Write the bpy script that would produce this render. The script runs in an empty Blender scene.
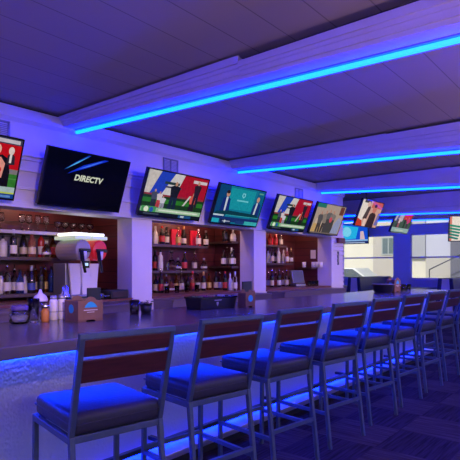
import bpy, math, random
from mathutils import Vector, Matrix
random.seed(7)
C = bpy.context.scene.collection
PI = math.pi
R = math.radians
S = bpy.context.scene

# ------------------------------------------------------------------ mesh helper
class MB:
    def __init__(s):
        s.v = []; s.f = []; s.m = []; s.sm = []; s.col = []
        s.cur = (0, 0, 0)
    def add(s, vs, fs, mi=0, smooth=False):
        o = len(s.v)
        s.v += [tuple(p) for p in vs]
        for f in fs:
            s.f.append([i + o for i in f]); s.m.append(mi); s.sm.append(smooth); s.col.append(s.cur)
        return s
    def box(s, x0, x1, y0, y1, z0, z1, mi=0):
        vs = [(x, y, z) for z in (z0, z1) for y in (y0, y1) for x in (x0, x1)]
        return s.add(vs, [(0, 2, 3, 1), (4, 5, 7, 6), (0, 1, 5, 4), (2, 6, 7, 3), (0, 4, 6, 2), (1, 3, 7, 5)], mi)
    def hexa(s, vs, mi=0):
        return s.add(vs, [(0, 2, 3, 1), (4, 5, 7, 6), (0, 1, 5, 4), (2, 6, 7, 3), (0, 4, 6, 2), (1, 3, 7, 5)], mi)
    def bar(s, a, b, w, h=None, up=(0, 0, 1), mi=0):
        h = h or w
        a = Vector(a); b = Vector(b); d = (b - a).normalized(); u = Vector(up)
        if abs(d.dot(u)) > .95: u = Vector((0, 1, 0))
        x = d.cross(u).normalized(); y = x.cross(d).normalized()
        vs = []
        for p in (a, b):
            for j in (-1, 1):
                for i in (-1, 1):
                    vs.append(p + x * (i * w / 2) + y * (j * h / 2))
        return s.add(vs, [(0, 2, 3, 1), (4, 5, 7, 6), (0, 1, 5, 4), (2, 6, 7, 3), (0, 4, 6, 2), (1, 3, 7, 5)], mi)
    def tube(s, pts, r, n=10, mi=0):
        pts = [Vector(p) for p in pts]; vs = []; fs = []
        for i, p in enumerate(pts):
            d = (pts[min(i + 1, len(pts) - 1)] - pts[max(i - 1, 0)]).normalized()
            u = Vector((0, 0, 1)) if abs(d.z) < .9 else Vector((0, 1, 0))
            x = d.cross(u).normalized(); y = x.cross(d).normalized()
            for k in range(n):
                t = 2 * PI * k / n
                vs.append(p + (x * math.cos(t) + y * math.sin(t)) * r)
        for i in range(len(pts) - 1):
            for k in range(n):
                fs.append((i * n + k, i * n + (k + 1) % n, (i + 1) * n + (k + 1) % n, (i + 1) * n + k))
        s.add(vs, fs, mi, True)
        o = len(pts) - 1
        s.add([vs[k] for k in range(n)], [tuple(range(n))], mi)
        s.add([vs[o * n + k] for k in range(n)], [tuple(range(n))[::-1]], mi)
        return s
    def lathe(s, prof, c=(0, 0, 0), n=20, mi=0, sx=1, sy=1, cap=True):
        vs = []; fs = []
        for r, z in prof:
            for k in range(n):
                t = 2 * PI * k / n
                vs.append((c[0] + r * sx * math.cos(t), c[1] + r * sy * math.sin(t), c[2] + z))
        for i in range(len(prof) - 1):
            for k in range(n):
                fs.append((i * n + k, i * n + (k + 1) % n, (i + 1) * n + (k + 1) % n, (i + 1) * n + k))
        if cap and prof[0][0] > 1e-4: fs.append(tuple(range(n))[::-1])
        if cap and prof[-1][0] > 1e-4: fs.append(tuple((len(prof) - 1) * n + k for k in range(n)))
        return s.add(vs, fs, mi, True)
    def prism(s, poly, axis, a, b, mi=0):
        # poly: 2D points; axis 'x' -> (y,z), 'y' -> (x,z), 'z' -> (x,y)
        def P(p, t):
            return {'x': (t, p[0], p[1]), 'y': (p[0], t, p[1]), 'z': (p[0], p[1], t)}[axis]
        n = len(poly)
        vs = [P(p, a) for p in poly] + [P(p, b) for p in poly]
        fs = [tuple(range(n))[::-1], tuple(range(n, 2 * n))]
        fs += [(i, (i + 1) % n, n + (i + 1) % n, n + i) for i in range(n)]
        return s.add(vs, fs, mi)
    def build(s, name, mats, parent=None, bevel=0, seg=2, subd=0):
        me = bpy.data.meshes.new(name)
        me.from_pydata(s.v, [], s.f)
        if not isinstance(mats, (list, tuple)): mats = [mats]
        for m in mats: me.materials.append(m)
        for p, mi, sm in zip(me.polygons, s.m, s.sm):
            p.material_index = mi; p.use_smooth = sm
        o = bpy.data.objects.new(name, me); C.objects.link(o)
        if parent: o.parent = parent
        if bevel:
            md = o.modifiers.new('bevel', 'BEVEL'); md.width = bevel; md.segments = seg
            md.limit_method = 'ANGLE'; md.angle_limit = R(40)
        if subd:
            md = o.modifiers.new('sub', 'SUBSURF'); md.levels = subd; md.render_levels = subd
            for p in me.polygons: p.use_smooth = True
        return o
    def build_col(s, name, mat, parent=None):
        o = s.build(name, mat, parent)
        at = o.data.attributes.new('Col', 'FLOAT_COLOR', 'FACE')
        for i, c in enumerate(s.col): at.data[i].color = (c[0], c[1], c[2], 1)
        return o

def fix(o):
    import bmesh
    bm = bmesh.new(); bm.from_mesh(o.data)
    bmesh.ops.recalc_face_normals(bm, faces=bm.faces[:]); bm.to_mesh(o.data); bm.free()
    return o

def tag(o, label=None, cat=None, group=None, kind=None):
    if label: o['label'] = label
    if cat: o['category'] = cat
    if group: o['group'] = group
    if kind: o['kind'] = kind
    return o
def thing(name, label, cat, loc=(0, 0, 0), rot=(0, 0, 0), group=None):
    o = bpy.data.objects.new(name, None); C.objects.link(o)
    o.empty_display_size = .05
    o.location = loc; o.rotation_euler = rot
    return tag(o, label, cat, group)
def struct(name, mb, m, bevel=0):
    return tag(mb.build(name, m, None, bevel), kind='structure')
def copy_tree(o, parent=None):
    c = o.copy(); C.objects.link(c)
    if parent: c.parent = parent
    for ch in list(o.children): copy_tree(ch, c)
    return c
ORD = ['first', 'second', 'third', 'fourth', 'fifth', 'sixth', 'seventh', 'eighth', 'ninth', 'tenth', 'eleventh',
       'twelfth', 'thirteenth', 'fourteenth', 'fifteenth', 'sixteenth', 'seventeenth', 'eighteenth']

# ------------------------------------------------------------------ materials
def srgb(r, g, b):
    f = lambda c: c / 12.92 if c <= .04045 else ((c + .055) / 1.055) ** 2.4
    return tuple(f(c / 255) for c in (r, g, b))
def mat(name, col, rough=.5, metal=0, spec=.5, trans=0, emit=None, es=0, noise=0, nscale=20, bump=0, bscale=60, coat=0):
    m = bpy.data.materials.new(name); m.use_nodes = True
    nt = m.node_tree; b = nt.nodes['Principled BSDF']
    b.inputs['Base Color'].default_value = (*col, 1); b.inputs['Roughness'].default_value = rough
    b.inputs['Metallic'].default_value = metal; b.inputs['Specular IOR Level'].default_value = spec
    b.inputs['Transmission Weight'].default_value = trans
    b.inputs['Coat Weight'].default_value = coat
    if emit:
        b.inputs['Emission Color'].default_value = (*emit, 1); b.inputs['Emission Strength'].default_value = es
    tc = nt.nodes.new('ShaderNodeTexCoord')
    if noise:
        n = nt.nodes.new('ShaderNodeTexNoise'); n.inputs['Scale'].default_value = nscale; n.inputs['Detail'].default_value = 4
        nt.links.new(tc.outputs['Object'], n.inputs['Vector'])
        r = nt.nodes.new('ShaderNodeValToRGB')
        r.color_ramp.elements[0].position = .3; r.color_ramp.elements[1].position = .7
        r.color_ramp.elements[0].color = (*[c * (1 - noise) for c in col], 1)
        r.color_ramp.elements[1].color = (*[min(1, c * (1 + noise)) for c in col], 1)
        nt.links.new(n.outputs['Fac'], r.inputs['Fac']); nt.links.new(r.outputs['Color'], b.inputs['Base Color'])
    if bump:
        n2 = nt.nodes.new('ShaderNodeTexNoise'); n2.inputs['Scale'].default_value = bscale
        nt.links.new(tc.outputs['Object'], n2.inputs['Vector'])
        bp = nt.nodes.new('ShaderNodeBump'); bp.inputs['Strength'].default_value = bump; bp.inputs['Distance'].default_value = .01
        nt.links.new(n2.outputs['Fac'], bp.inputs['Height']); nt.links.new(bp.outputs['Normal'], b.inputs['Normal'])
    return m

def boards(name, ca, cb, period, axis='Z', rough=.5, gap=.06, grain=(3, 3, 40), gapcol=(.004, .003, .003)):
    """planked wood / panels: a groove every `period` metres along one axis, each board its own tone, with grain."""
    m = bpy.data.materials.new(name); m.use_nodes = True
    nt = m.node_tree; b = nt.nodes['Principled BSDF']; b.inputs['Roughness'].default_value = rough
    N = nt.nodes.new; L = nt.links.new
    tc = N('ShaderNodeTexCoord'); sp = N('ShaderNodeSeparateXYZ'); L(tc.outputs['Object'], sp.inputs[0])
    dv = N('ShaderNodeMath'); dv.operation = 'DIVIDE'; L(sp.outputs[axis], dv.inputs[0]); dv.inputs[1].default_value = period
    fl = N('ShaderNodeMath'); fl.operation = 'FLOOR'; L(dv.outputs[0], fl.inputs[0])
    fr = N('ShaderNodeMath'); fr.operation = 'FRACT'; L(dv.outputs[0], fr.inputs[0])
    lt = N('ShaderNodeMath'); lt.operation = 'LESS_THAN'; L(fr.outputs[0], lt.inputs[0]); lt.inputs[1].default_value = gap
    wn = N('ShaderNodeTexWhiteNoise'); wn.noise_dimensions = '1D'; L(fl.outputs[0], wn.inputs['W'])
    mp = N('ShaderNodeMapping'); mp.inputs['Scale'].default_value = grain; L(tc.outputs['Object'], mp.inputs[0])
    ns = N('ShaderNodeTexNoise'); ns.inputs['Scale'].default_value = 2; ns.inputs['Detail'].default_value = 5; L(mp.outputs[0], ns.inputs['Vector'])
    ad = N('ShaderNodeMath'); ad.operation = 'MULTIPLY_ADD'; L(wn.outputs['Value'], ad.inputs[0]); ad.inputs[1].default_value = .5
    L(ns.outputs['Fac'], ad.inputs[2])
    rp = N('ShaderNodeMapRange'); L(ad.outputs[0], rp.inputs['Value']); rp.inputs['From Min'].default_value = .3; rp.inputs['From Max'].default_value = 1.1
    mx = N('ShaderNodeMix'); mx.data_type = 'RGBA'; L(rp.outputs['Result'], mx.inputs['Factor'])
    mx.inputs['A'].default_value = (*ca, 1); mx.inputs['B'].default_value = (*cb, 1)
    mg = N('ShaderNodeMix'); mg.data_type = 'RGBA'; L(lt.outputs[0], mg.inputs['Factor'])
    L(mx.outputs['Result'], mg.inputs['A']); mg.inputs['B'].default_value = (*gapcol, 1)
    L(mg.outputs['Result'], b.inputs['Base Color'])
    return m

def carpet():
    m = bpy.data.materials.new('carpet_tiles'); m.use_nodes = True
    nt = m.node_tree; b = nt.nodes['Principled BSDF']; b.inputs['Roughness'].default_value = .95; b.inputs['Specular IOR Level'].default_value = .15
    N = nt.nodes.new; L = nt.links.new
    tc = N('ShaderNodeTexCoord')
    mp = N('ShaderNodeMapping'); mp.inputs['Scale'].default_value = (2, 2, 2); mp.inputs['Rotation'].default_value = (0, 0, 0); L(tc.outputs['Object'], mp.inputs[0])
    ck = N('ShaderNodeTexChecker'); ck.inputs['Scale'].default_value = 1; L(mp.outputs[0], ck.inputs['Vector'])
    ck.inputs['Color1'].default_value = (.055, .040, .050, 1); ck.inputs['Color2'].default_value = (.028, .021, .036, 1)
    sa = N('ShaderNodeMapping'); sa.inputs['Scale'].default_value = (60, 3, 1); L(tc.outputs['Object'], sa.inputs[0])
    sb = N('ShaderNodeMapping'); sb.inputs['Scale'].default_value = (3, 60, 1); L(tc.outputs['Object'], sb.inputs[0])
    na = N('ShaderNodeTexNoise'); na.inputs['Scale'].default_value = 1; L(sa.outputs[0], na.inputs['Vector'])
    nb = N('ShaderNodeTexNoise'); nb.inputs['Scale'].default_value = 1; L(sb.outputs[0], nb.inputs['Vector'])
    mxn = N('ShaderNodeMix'); mxn.data_type = 'FLOAT'; L(ck.outputs['Fac'], mxn.inputs['Factor']); L(na.outputs['Fac'], mxn.inputs['A']); L(nb.outputs['Fac'], mxn.inputs['B'])
    mr = N('ShaderNodeMapRange'); L(mxn.outputs['Result'], mr.inputs['Value']); mr.inputs['From Min'].default_value = .3; mr.inputs['From Max'].default_value = .7
    mr.inputs['To Min'].default_value = .5; mr.inputs['To Max'].default_value = 1.6
    mu = N('ShaderNodeVectorMath'); mu.operation = 'SCALE'; L(ck.outputs['Color'], mu.inputs[0]); L(mr.outputs['Result'], mu.inputs['Scale'])
    L(mu.outputs[0], b.inputs['Base Color'])
    return m

def treadplate(name, col, rough):
    m = bpy.data.materials.new(name); m.use_nodes = True
    nt = m.node_tree; b = nt.nodes['Principled BSDF']; b.inputs['Roughness'].default_value = rough
    b.inputs['Metallic'].default_value = .5; b.inputs['Base Color'].default_value = (*col, 1)
    N = nt.nodes.new; L = nt.links.new
    tc = N('ShaderNodeTexCoord')
    v = N('ShaderNodeTexVoronoi'); v.inputs['Scale'].default_value = 80; v.feature = 'SMOOTH_F1'
    mp = N('ShaderNodeMapping'); mp.inputs['Rotation'].default_value = (R(45), 0, 0); mp.inputs['Scale'].default_value = (1, 1, .8); L(tc.outputs['Object'], mp.inputs[0])
    L(mp.outputs[0], v.inputs['Vector'])
    bp = N('ShaderNodeBump'); bp.inputs['Strength'].default_value = .6; bp.inputs['Distance'].default_value = .005
    L(v.outputs['Distance'], bp.inputs['Height']); L(bp.outputs['Normal'], b.inputs['Normal'])
    return m

def emission_attr(name, strength):
    m = bpy.data.materials.new(name); m.use_nodes = True
    nt = m.node_tree; nt.nodes.clear()
    N = nt.nodes.new; L = nt.links.new
    a = N('ShaderNodeAttribute'); a.attribute_name = 'Col'
    tc = N('ShaderNodeTexCoord')
    n = N('ShaderNodeTexNoise'); n.inputs['Scale'].default_value = 30; L(tc.outputs['Object'], n.inputs['Vector'])
    r = N('ShaderNodeMapRange'); L(n.outputs['Fac'], r.inputs['Value']); r.inputs['To Min'].default_value = .7; r.inputs['To Max'].default_value = 1.3
    mu = N('ShaderNodeMath'); mu.operation = 'MULTIPLY'; L(r.outputs['Result'], mu.inputs[0]); mu.inputs[1].default_value = strength
    e = N('ShaderNodeEmission'); L(a.outputs['Color'], e.inputs['Color']); L(mu.outputs[0], e.inputs['Strength'])
    g = N('ShaderNodeBsdfGlossy'); g.inputs['Roughness'].default_value = .15; g.inputs['Color'].default_value = (.02, .02, .02, 1)
    ad = N('ShaderNodeAddShader'); L(e.outputs[0], ad.inputs[0]); L(g.outputs[0], ad.inputs[1])
    o = N('ShaderNodeOutputMaterial'); L(ad.outputs[0], o.inputs['Surface'])
    return m

BLUE = (.0, .0085, 1.0)
M = dict(
    paint=mat('white_painted_wood', (.66, .62, .66), .5, noise=.04, nscale=3),
    wall=mat('white_painted_wall', (.64, .60, .66), .55, noise=.05, nscale=2),
    clap=mat('white_clapboard', (.66, .64, .66), .5),
    ceil=boards('ceiling_panels', (.42, .38, .38), (.46, .42, .42), .305, 'X', .55, .03, (.5, .5, .5), (.24, .22, .23)),
    carpet=carpet(),
    concrete=mat('dark_floor_edge', (.05, .045, .05), .6),
    alcove=boards('red_brown_boards', (.052, .008, .009), (.125, .020, .021), .14, 'Z', .45, .05, (2, 2, 30)),
    shelf=mat('dark_shelf_wood', (.045, .022, .018), .4, noise=.3, nscale=15),
    shelf_edge=mat('brushed_shelf_edge', (.45, .38, .30), .35, .6),  # paler than the other edges: lamp glow put into the colour
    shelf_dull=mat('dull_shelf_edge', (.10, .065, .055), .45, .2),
    cooler=mat('dull_mauve_metal', (.17, .13, .15), .45, .4),
    counter=mat('back_counter_wood', (.16, .05, .035), .35, noise=.3, nscale=9),
    bartop=boards('bar_top_laminate', (.085, .074, .08), (.125, .108, .115), .24, 'X', .22, .0, (40, 1.5, 3)),
    tread=treadplate('embossed_metal_panel', (.58, .66, .74), .36),
    tread2=treadplate('step_plate_metal', (.75, .75, .77), .33),
    nosing=mat('aluminium_nosing', (.75, .72, .72), .3, .9),
    rail=mat('dark_rail_metal', (.055, .06, .075), .35, .5),
    kick=mat('black_kick', (.012, .011, .012), .6),
    stool=mat('grey_powder_coat', (.085, .122, .145), .42, .35, noise=.08, nscale=30),
    vinyl=mat('charcoal_vinyl', (.034, .034, .040), .40, 0, .35, bump=.12, bscale=45),
    slat=boards('red_brown_slat', (.050, .013, .011), (.125, .030, .021), .2, 'Z', .4, 0, (3, 4, 45)),
    black=mat('black_plastic', (.012, .012, .014), .35),
    satin=mat('black_gloss', (.008, .008, .01), .15),
    grey=mat('grey_metal', (.30, .30, .32), .35, .7),
    chrome=mat('bright_steel', (.75, .75, .76), .15, 1),
    white=mat('white_plastic', (.72, .70, .68), .35),
    clear=mat('clear_glass', (.92, .93, .95), .03, 0, .5, 1),
    led=mat('blue_led_diffuser', (.2, .4, .8), .4, emit=BLUE, es=84),
    led2=mat('blue_led_tape', (.2, .4, .8), .4, emit=(0, .022, 1), es=115),
    led3=mat('blue_step_tape', (.2, .4, .8), .4, emit=(0, .014, 1), es=25),
    led_far=mat('blue_far_diffuser', (.2, .4, .8), .4, emit=(0, .02, 1), es=25),
    warm=mat('warm_lamp_lens', (.9, .8, .7), .4, emit=(1, .78, .55), es=4),
    cool=mat('white_lit_lid', (.9, .9, .85), .3, emit=(.95, 1, .90), es=1.1),
    kraft=mat('brown_kraft_card', (.17, .085, .055), .75, noise=.12, nscale=25),
    teal=mat('teal_print', (.01, .28, .50), .6),
    pale=mat('pale_print', (.55, .50, .50), .6),
    navy=mat('navy_vinyl', (.018, .022, .07), .4),
    lav=mat('pale_booth_laminate', (.62, .56, .62), .45),
    table=mat('dark_table_top', (.06, .05, .055), .3),
    glasspane=mat('window_glass', (.95, .97, 1), .02, trans=1),
    green=mat('dark_leaf', (.02, .05, .02), .5),
    lidlow=mat('green_lit_lid', (.5, .56, .48), .3, emit=(.75, .95, .68), es=.42),
    redplastic=mat('red_slush_tank', (.55, .02, .03), .2, emit=(.7, .01, .02), es=.25),
    tank=mat('frosted_tank', (.34, .30, .29), .2, spec=.6),
    screen=emission_attr('tv_picture', .8),
    redbox=mat('red_gift_carton', (.75, .015, .04), .35),
    purpleliq=mat('violet_liquid', (.16, .10, .40), .1, trans=.5),
    card=mat('white_sticker', (.70, .66, .60), .55),
)

# ------------------------------------------------------------------ camera  (bar runs along +Y, bar wall at X = -4.6)
HC = 1.316
cam = bpy.data.cameras.new('camera'); co = bpy.data.objects.new('camera', cam); C.objects.link(co)
co.location = (0, 0, HC); co.rotation_euler = (PI / 2, 0, R(39.35))
cam.sensor_width = 36; cam.lens = 500 / 460 * 36; cam.shift_y = 37 / 460; cam.clip_start = .05
S.camera = co
S.view_settings.view_transform = 'Standard'; S.view_settings.look = 'None'
S.view_settings.gamma = 1; S.view_settings.use_curve_mapping = False
S.view_settings.exposure = 0

XW = -4.6           # face of the bar wall
CZ = 2.87           # ceiling
YF = 14.5           # far wall
# ------------------------------------------------------------------ room shell
struct('floor', MB().box(-9, 3.3, -3.2, YF + .2, -.12, 0), M['carpet'])
struct('ceiling', MB().box(-9, 3.3, -3.2, YF + .2, CZ, CZ + .12), M['ceil'])
PIL = [(1.05, 1.35), (3.80, 4.11), (6.19, 6.51), (8.64, 9.17)]    # pillars between the alcove openings
w = MB()
w.box(XW - .27, XW, -3.2, 9.17, 1.89, 2.838)                       # header above the openings
w.box(XW - .27, XW, -3.2, 9.17, 0, .93)                            # wall below the openings
w.box(XW - .27, XW, -3.2, 1.05, .93, 1.89)
for a, b in PIL[:3]: w.box(XW - .27, XW, a, b, .93, 1.89)
struct('wall_left', w, M['wall'])
p = MB().box(XW - .27, XW - .012, 8.64, 9.17, .93, 1.89)
struct('wall_left_end', p, M['wall'])
sl = MB()
for a, b in ((1.35, 3.80), (4.11, 6.19), (6.51, 8.64)): sl.box(XW - .27, XW + .02, a, b, .93, .955)
struct('trim_20', sl, M['counter'])
cl = MB()
for k in range(17):                                               # clapboards on the last pillar
    z = .45 + k * .085
    cl.prism([(XW - .012, z), (XW + .03, z), (XW - .004, z + .085), (XW - .012, z + .085)], 'y', 8.66, 9.17)
cl.box(XW - .012, XW + .034, 8.635, 8.665, .45, 1.89)
struct('trim_1', cl, M['clap'])
# ledges and mouldings on the header
t = MB()
t.box(XW, XW + .035, -3.2, 9.15, 2.345, 2.38).box(XW, XW + .055, -3.2, 9.15, 2.38, 2.40)
t.box(XW, XW + .022, -3.2, 9.15, 2.24, 2.345)
t.box(XW, XW + .03, -3.2, 9.15, 2.06, 2.085)
t.box(XW, XW + .012, -3.2, 9.15, 1.95, 2.06)
t.box(XW - .02, XW + .03, -3.2, 9.15, 1.885, 1.95)
struct('trim_2', t, M['paint'], .004)
t = MB()
t.box(XW, XW + .03, -3.2, 9.2, 2.735, 2.838).prism([(XW, 2.70), (XW + .03, 2.735), (XW, 2.735)], 'y', -3.2, 9.2)
struct('trim_3', t, M['paint'])
struct('trim_21', MB().box(XW - .06, XW - .03, -3.2, 9.17, 2.838, CZ), M['kick'])  # dark strip added as shade in the gap above the cornice
# alcove behind the openings
al = MB()
al.box(-5.5, -5.4, .9, 9.0, 0, 2.3)
al.box(-5.4, XW - .27, 3.80, 3.86, 0, 2.3).box(-5.4, XW - .27, 6.19, 6.25, 0, 2.3).box(-5.4, XW - .27, 8.64, 8.70, 0, 2.3)
al.box(-5.4, XW - .27, .9, .96, 0, 2.3)
struct('wall_alcove', al, M['alcove'])
struct('wall_alcove_panel', MB().box(-5.405, -5.385, .97, 3.2, 1.43, 1.67), boards('grey_brown_boards', (.16, .12, .11), (.28, .22, .20), .11, 'Z', .5, .05, (2, 2, 20)))
struct('ceiling_alcove', MB().box(-5.5, XW - .27, .9, 9.0, 2.3, 2.36), M['shelf'])
# room beyond the end of the bar wall and the walls behind the camera
struct('wall_left_far', MB().box(-9.1, -9, 9.0, YF, 0, CZ).box(-9, XW - .27, 9.03, 9.17, 0, CZ), M['wall'])
struct('wall_front', MB().box(-4.87, 3.3, -3.3, -3.2, 0, CZ), M['wall'])
wr = MB().box(3.2, 3.3, -3.2, YF, 0, .7).box(3.2, 3.3, -3.2, YF, 2.4, CZ)
for a, b in ((-3.2, -2.2), (1.2, 1.6), (5.0, 5.4), (8.8, 9.2), (12.6, YF)): wr.box(3.2, 3.3, a, b, .7, 2.4)
struct('wall_right', wr, M['wall'])
# far wall with two windows in view (and their transoms)
xs = [(-7.3, -5.62), (-5.15, -3.05), (-2.6, -.6)]
fw = MB().box(-9, 3.3, YF, YF + .15, 0, .97).box(-9, 3.3, YF, YF + .15, 2.27, 2.52).box(-9, 3.3, YF, YF + .15, 2.75, CZ)
edge = [-9] + [e for ab in xs for e in ab] + [3.3]
for i in range(0, len(edge), 2):
    fw.box(edge[i], edge[i + 1], YF, YF + .15, .97, 2.27); fw.box(edge[i], edge[i + 1], YF, YF + .15, 2.52, 2.75)
struct('wall_back', fw, M['wall'])
for i, (a, b) in enumerate(xs):
    o = tag(thing('window_%d' % (i + 1), None, None, (0, 0, 0)), kind='structure')
    fr = MB()
    for z0, z1 in ((.97, 2.27), (2.52, 2.75)):
        fr.box(a, b, YF + .03, YF + .09, z0, z0 + .035).box(a, b, YF + .03, YF + .09, z1 - .035, z1)
        fr.box(a, a + .035, YF + .03, YF + .09, z0, z1).box(b - .035, b, YF + .03, YF + .09, z0, z1)
    fr.box(a, b, YF + .03, YF + .09, 1.575, 1.615)
    fr.build('window_frame', M['paint'], o)
    MB().box(a + .03, b - .03, YF + .055, YF + .06, 1.0, 2.24).build('pane', M['glasspane'], o)
    MB().box(a - .05, b + .05, YF - .05, YF + .02, .935, .97).build('window_sill', M['paint'], o)

# ceiling beams with their blue strip lights
BY = [2.85, 5.58, 8.06, 10.68, 13.2, .2]
BZ = [(2.755, .030), (2.735, .046), (2.715, .054), (2.67, .054), (2.735, .055), (2.765, .03)]
ib = 0
def bz(x): return BZ[ib][0] - BZ[ib][1] * (x + 4.6)
for i, y in enumerate(BY):
    ib = i
    b = MB()
    x0 = XW if y < 9 else -8.95
    xs_ = XW
    def sec(y0, y1, zt, f, xa=x0, xb=3.2):
        # a board from height zt down to the fraction f of the face above the sloping lower edge
        za = bz(max(xa, XW)); zb = bz(xb); za += f * (zt - za); zb += f * (zt - zb)
        b.hexa([(xa, y0, za), (xb, y0, zb), (xa, y1, za), (xb, y1, zb), (xa, y0, zt), (xb, y0, zt), (xa, y1, zt), (xb, y1, zt)])
    sec(y + .10, y + .20, CZ, 0)
    for xa, xb, zt in ((x0, -2.25, 2.848), (-2.25, 3.2, 2.806 if i == 0 else 2.838)):
        sec(y + .03, y + .10, zt - .01, 0, xa, xb)
        sec(y + .012, y + .03, zt - .008, .22, xa, xb)
        sec(y, y + .012, zt - .005, .50, xa, xb)
        sec(y - .018, y, zt, .66, xa, xb)
    struct('trim_%d' % (i + 11), MB().box(x0, 3.2, y + .088, y + .099, 2.77, CZ), M['kick'])  # black strip added so the gap over the beam face looks shaded
    struct('trim_%d' % (i + 4), b, M['paint'])
    nm = ['nearest the camera, crossing the top of the picture', 'second from the camera', 'third from the camera', 'fourth from the camera, above the far windows', 'farthest from the camera, at the far windows', 'overhead, above the near end of the bar'][i]
    ld = thing('strip_light', 'blue glowing strip light under the beam ' + nm, 'strip light', (XW, y + .185, bz(XW)), group='blue strip lights on the beams')
    L_ = 3.2 - XW; xl = 0 if y < 9 else -4.3
    zr = bz(3.2) - bz(XW)
    a = (xl + .03, 0, -.004); e = (L_, 0, zr - .004)
    MB().bar(a, e, .045, .012).build('channel', M['grey'], ld)
    a = (xl + .03, 0, -.03); e = (L_, 0, zr - .03)
    MB().bar(a, e, .03, .03).build('diffuser', M['led'] if i not in (3, 4) else M['led_far'], ld, .006)

# ------------------------------------------------------------------ bar counter
BY0, BY1 = -.6, 7.8
XT0, XT1 = -3.03, -2.08
bar = thing('bar_counter', 'long bar counter with grey top and blue lit embossed metal front', 'bar counter', (0, 0, 0))
MB().box(XT0, XT1, BY0, BY1, .918, .975).build('countertop', M['bartop'], bar, .006)
MB().box(-2.53, -2.5, BY0, BY1 - .1, .1, .918).build('front_panel', M['tread'], bar)
MB().box(-2.95, -2.53, BY0, BY1 - .1, 0, .918).build('body', M['shelf'], bar)
MB().box(-2.53, -2.35, BY0, BY1 - .1, .075, .1).build('step', M['tread2'], bar)
MB().box(-2.362, -2.346, BY0, BY1 - .1, .068, .106).build('nosing', M['nosing'], bar, .003)
MB().box(-2.53, -2.39, BY0, BY1 - .1, 0, .075).build('kick_board', M['kick'], bar)
fr = MB().build  # noqa
frl = MB().box(-2.385, -2.35, BY0, BY1 - .1, .178, .212).build('foot_rail', M['rail'], bar, .006)
for k in range(6):
    y = .9 + k * 1.3
    MB().box(-2.5, -2.365, y, y + .03, .182, .206).build('rail_bracket', M['rail'], frl)
MB().box(-2.499, -2.488, BY0, BY1 - .12, .842, .856).build('led_tape', M['led2'], bar)
MB().box(-2.499, -2.487, BY0, BY1 - .12, .112, .124).build('led_tape', M['led3'], bar)

# ------------------------------------------------------------------ bar stools
def make_stool():
    r = thing('bar_stool', '', 'bar stool', group='bar stools along the counter')
    fm = M['stool']; hw = .2225 - .0125
    sd = MB().box(-.195, .252, -.212, .212, .617, .714)
    se = sd.build('seat', M['vinyl'], r, .028, 4)
    for f in se.data.polygons: f.use_smooth = True
    pp = MB()
    pp.box(-.1965, .2535, -.2135, .2135, .664, .670)
    pp.build('piping', M['vinyl'], se, .002)
    ra = MB()
    for s in (-1, 1): ra.bar((-.19, s * hw, .604), (.235, s * hw, .604), .025, .03)
    ra.bar((-.19, -hw, .604), (-.19, hw, .604), .025, .03).bar((.235, -hw, .604), (.235, hw, .604), .025, .03)
    ra.build('seat_frame', fm, r, .003)
    for s in (-1, 1):
        MB().bar((-.19, s * hw, .617), (-.196, s * hw, 0), .024, .026, (1, 0, 0)).build('leg', fm, r, .003)
        MB().bar((.239, s * hw, .617), (.312, s * (hw + .006), 0), .024, .026, (1, 0, 0)).build('leg', fm, r, .003)
    def lx(z): return .236 + (.312 - .236) * (.64 - z) / .64
    def fx(z): return -.19 - .006 * (.64 - z) / .64
    for s in (-1, 1): MB().bar((fx(.25), s * (hw + .005), .25), (lx(.25), s * (hw + .005), .25), .02, .024).build('stretcher', fm, r)
    MB().bar((lx(.29), -hw, .29), (lx(.29), hw, .29), .02, .024).build('stretcher', fm, r)
    MB().bar((fx(.27), -hw, .27), (fx(.27), hw, .27), .02, .024).build('stretcher', fm, r)
    bk = MB()
    def bx(z): return .236 + .112 * (z - .62) / .434
    for s in (-1, 1): bk.bar((bx(.62), s * hw, .62), (bx(1.042), s * hw, 1.042), .024, .026, (1, 0, 0))
    bk.bar((bx(1.042), -hw - .012, 1.042), (bx(1.042), hw + .012, 1.042), .026, .024)
    bf = bk.build('back_frame', fm, r, .003)
    for z0, z1 in ((.958, 1.026), (.848, .942)):
        sl = MB()
        sl.hexa([(bx(z0) - .009, -hw + .01, z0), (bx(z0) + .009, -hw + .01, z0), (bx(z0) - .009, hw - .01, z0), (bx(z0) + .009, hw - .01, z0),
                 (bx(z1) - .009, -hw + .01, z1), (bx(z1) + .009, -hw + .01, z1), (bx(z1) - .009, hw - .01, z1), (bx(z1) + .009, hw - .01, z1)])
        sl.build('back_slat', M['slat'], r, .002)
    return r
stool = make_stool()
ang = [11, 8.5, 7, 8, 7, 5, 4, 3, 3]
for i in range(9):
    o = stool if i == 0 else copy_tree(stool)
    a = R(-ang[i])
    # rear left top corner of the back sits at X -1.693, Y 1.1355 + .7 i
    lx_, ly_ = .348, -.2225
    X = -1.693 - (lx_ * math.cos(a) - ly_ * math.sin(a)); Y = 1.1355 + .7 * i - (lx_ * math.sin(a) + ly_ * math.cos(a))
    o.location = (X, Y, 0); o.rotation_euler = (0, 0, a)
    o['label'] = ['nearest bar stool, its slatted wooden back large at the lower left'][0] if i == 0 else \
        'bar stool with two dark wood back slats, %s from the near end of the bar' % ORD[i]

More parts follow.
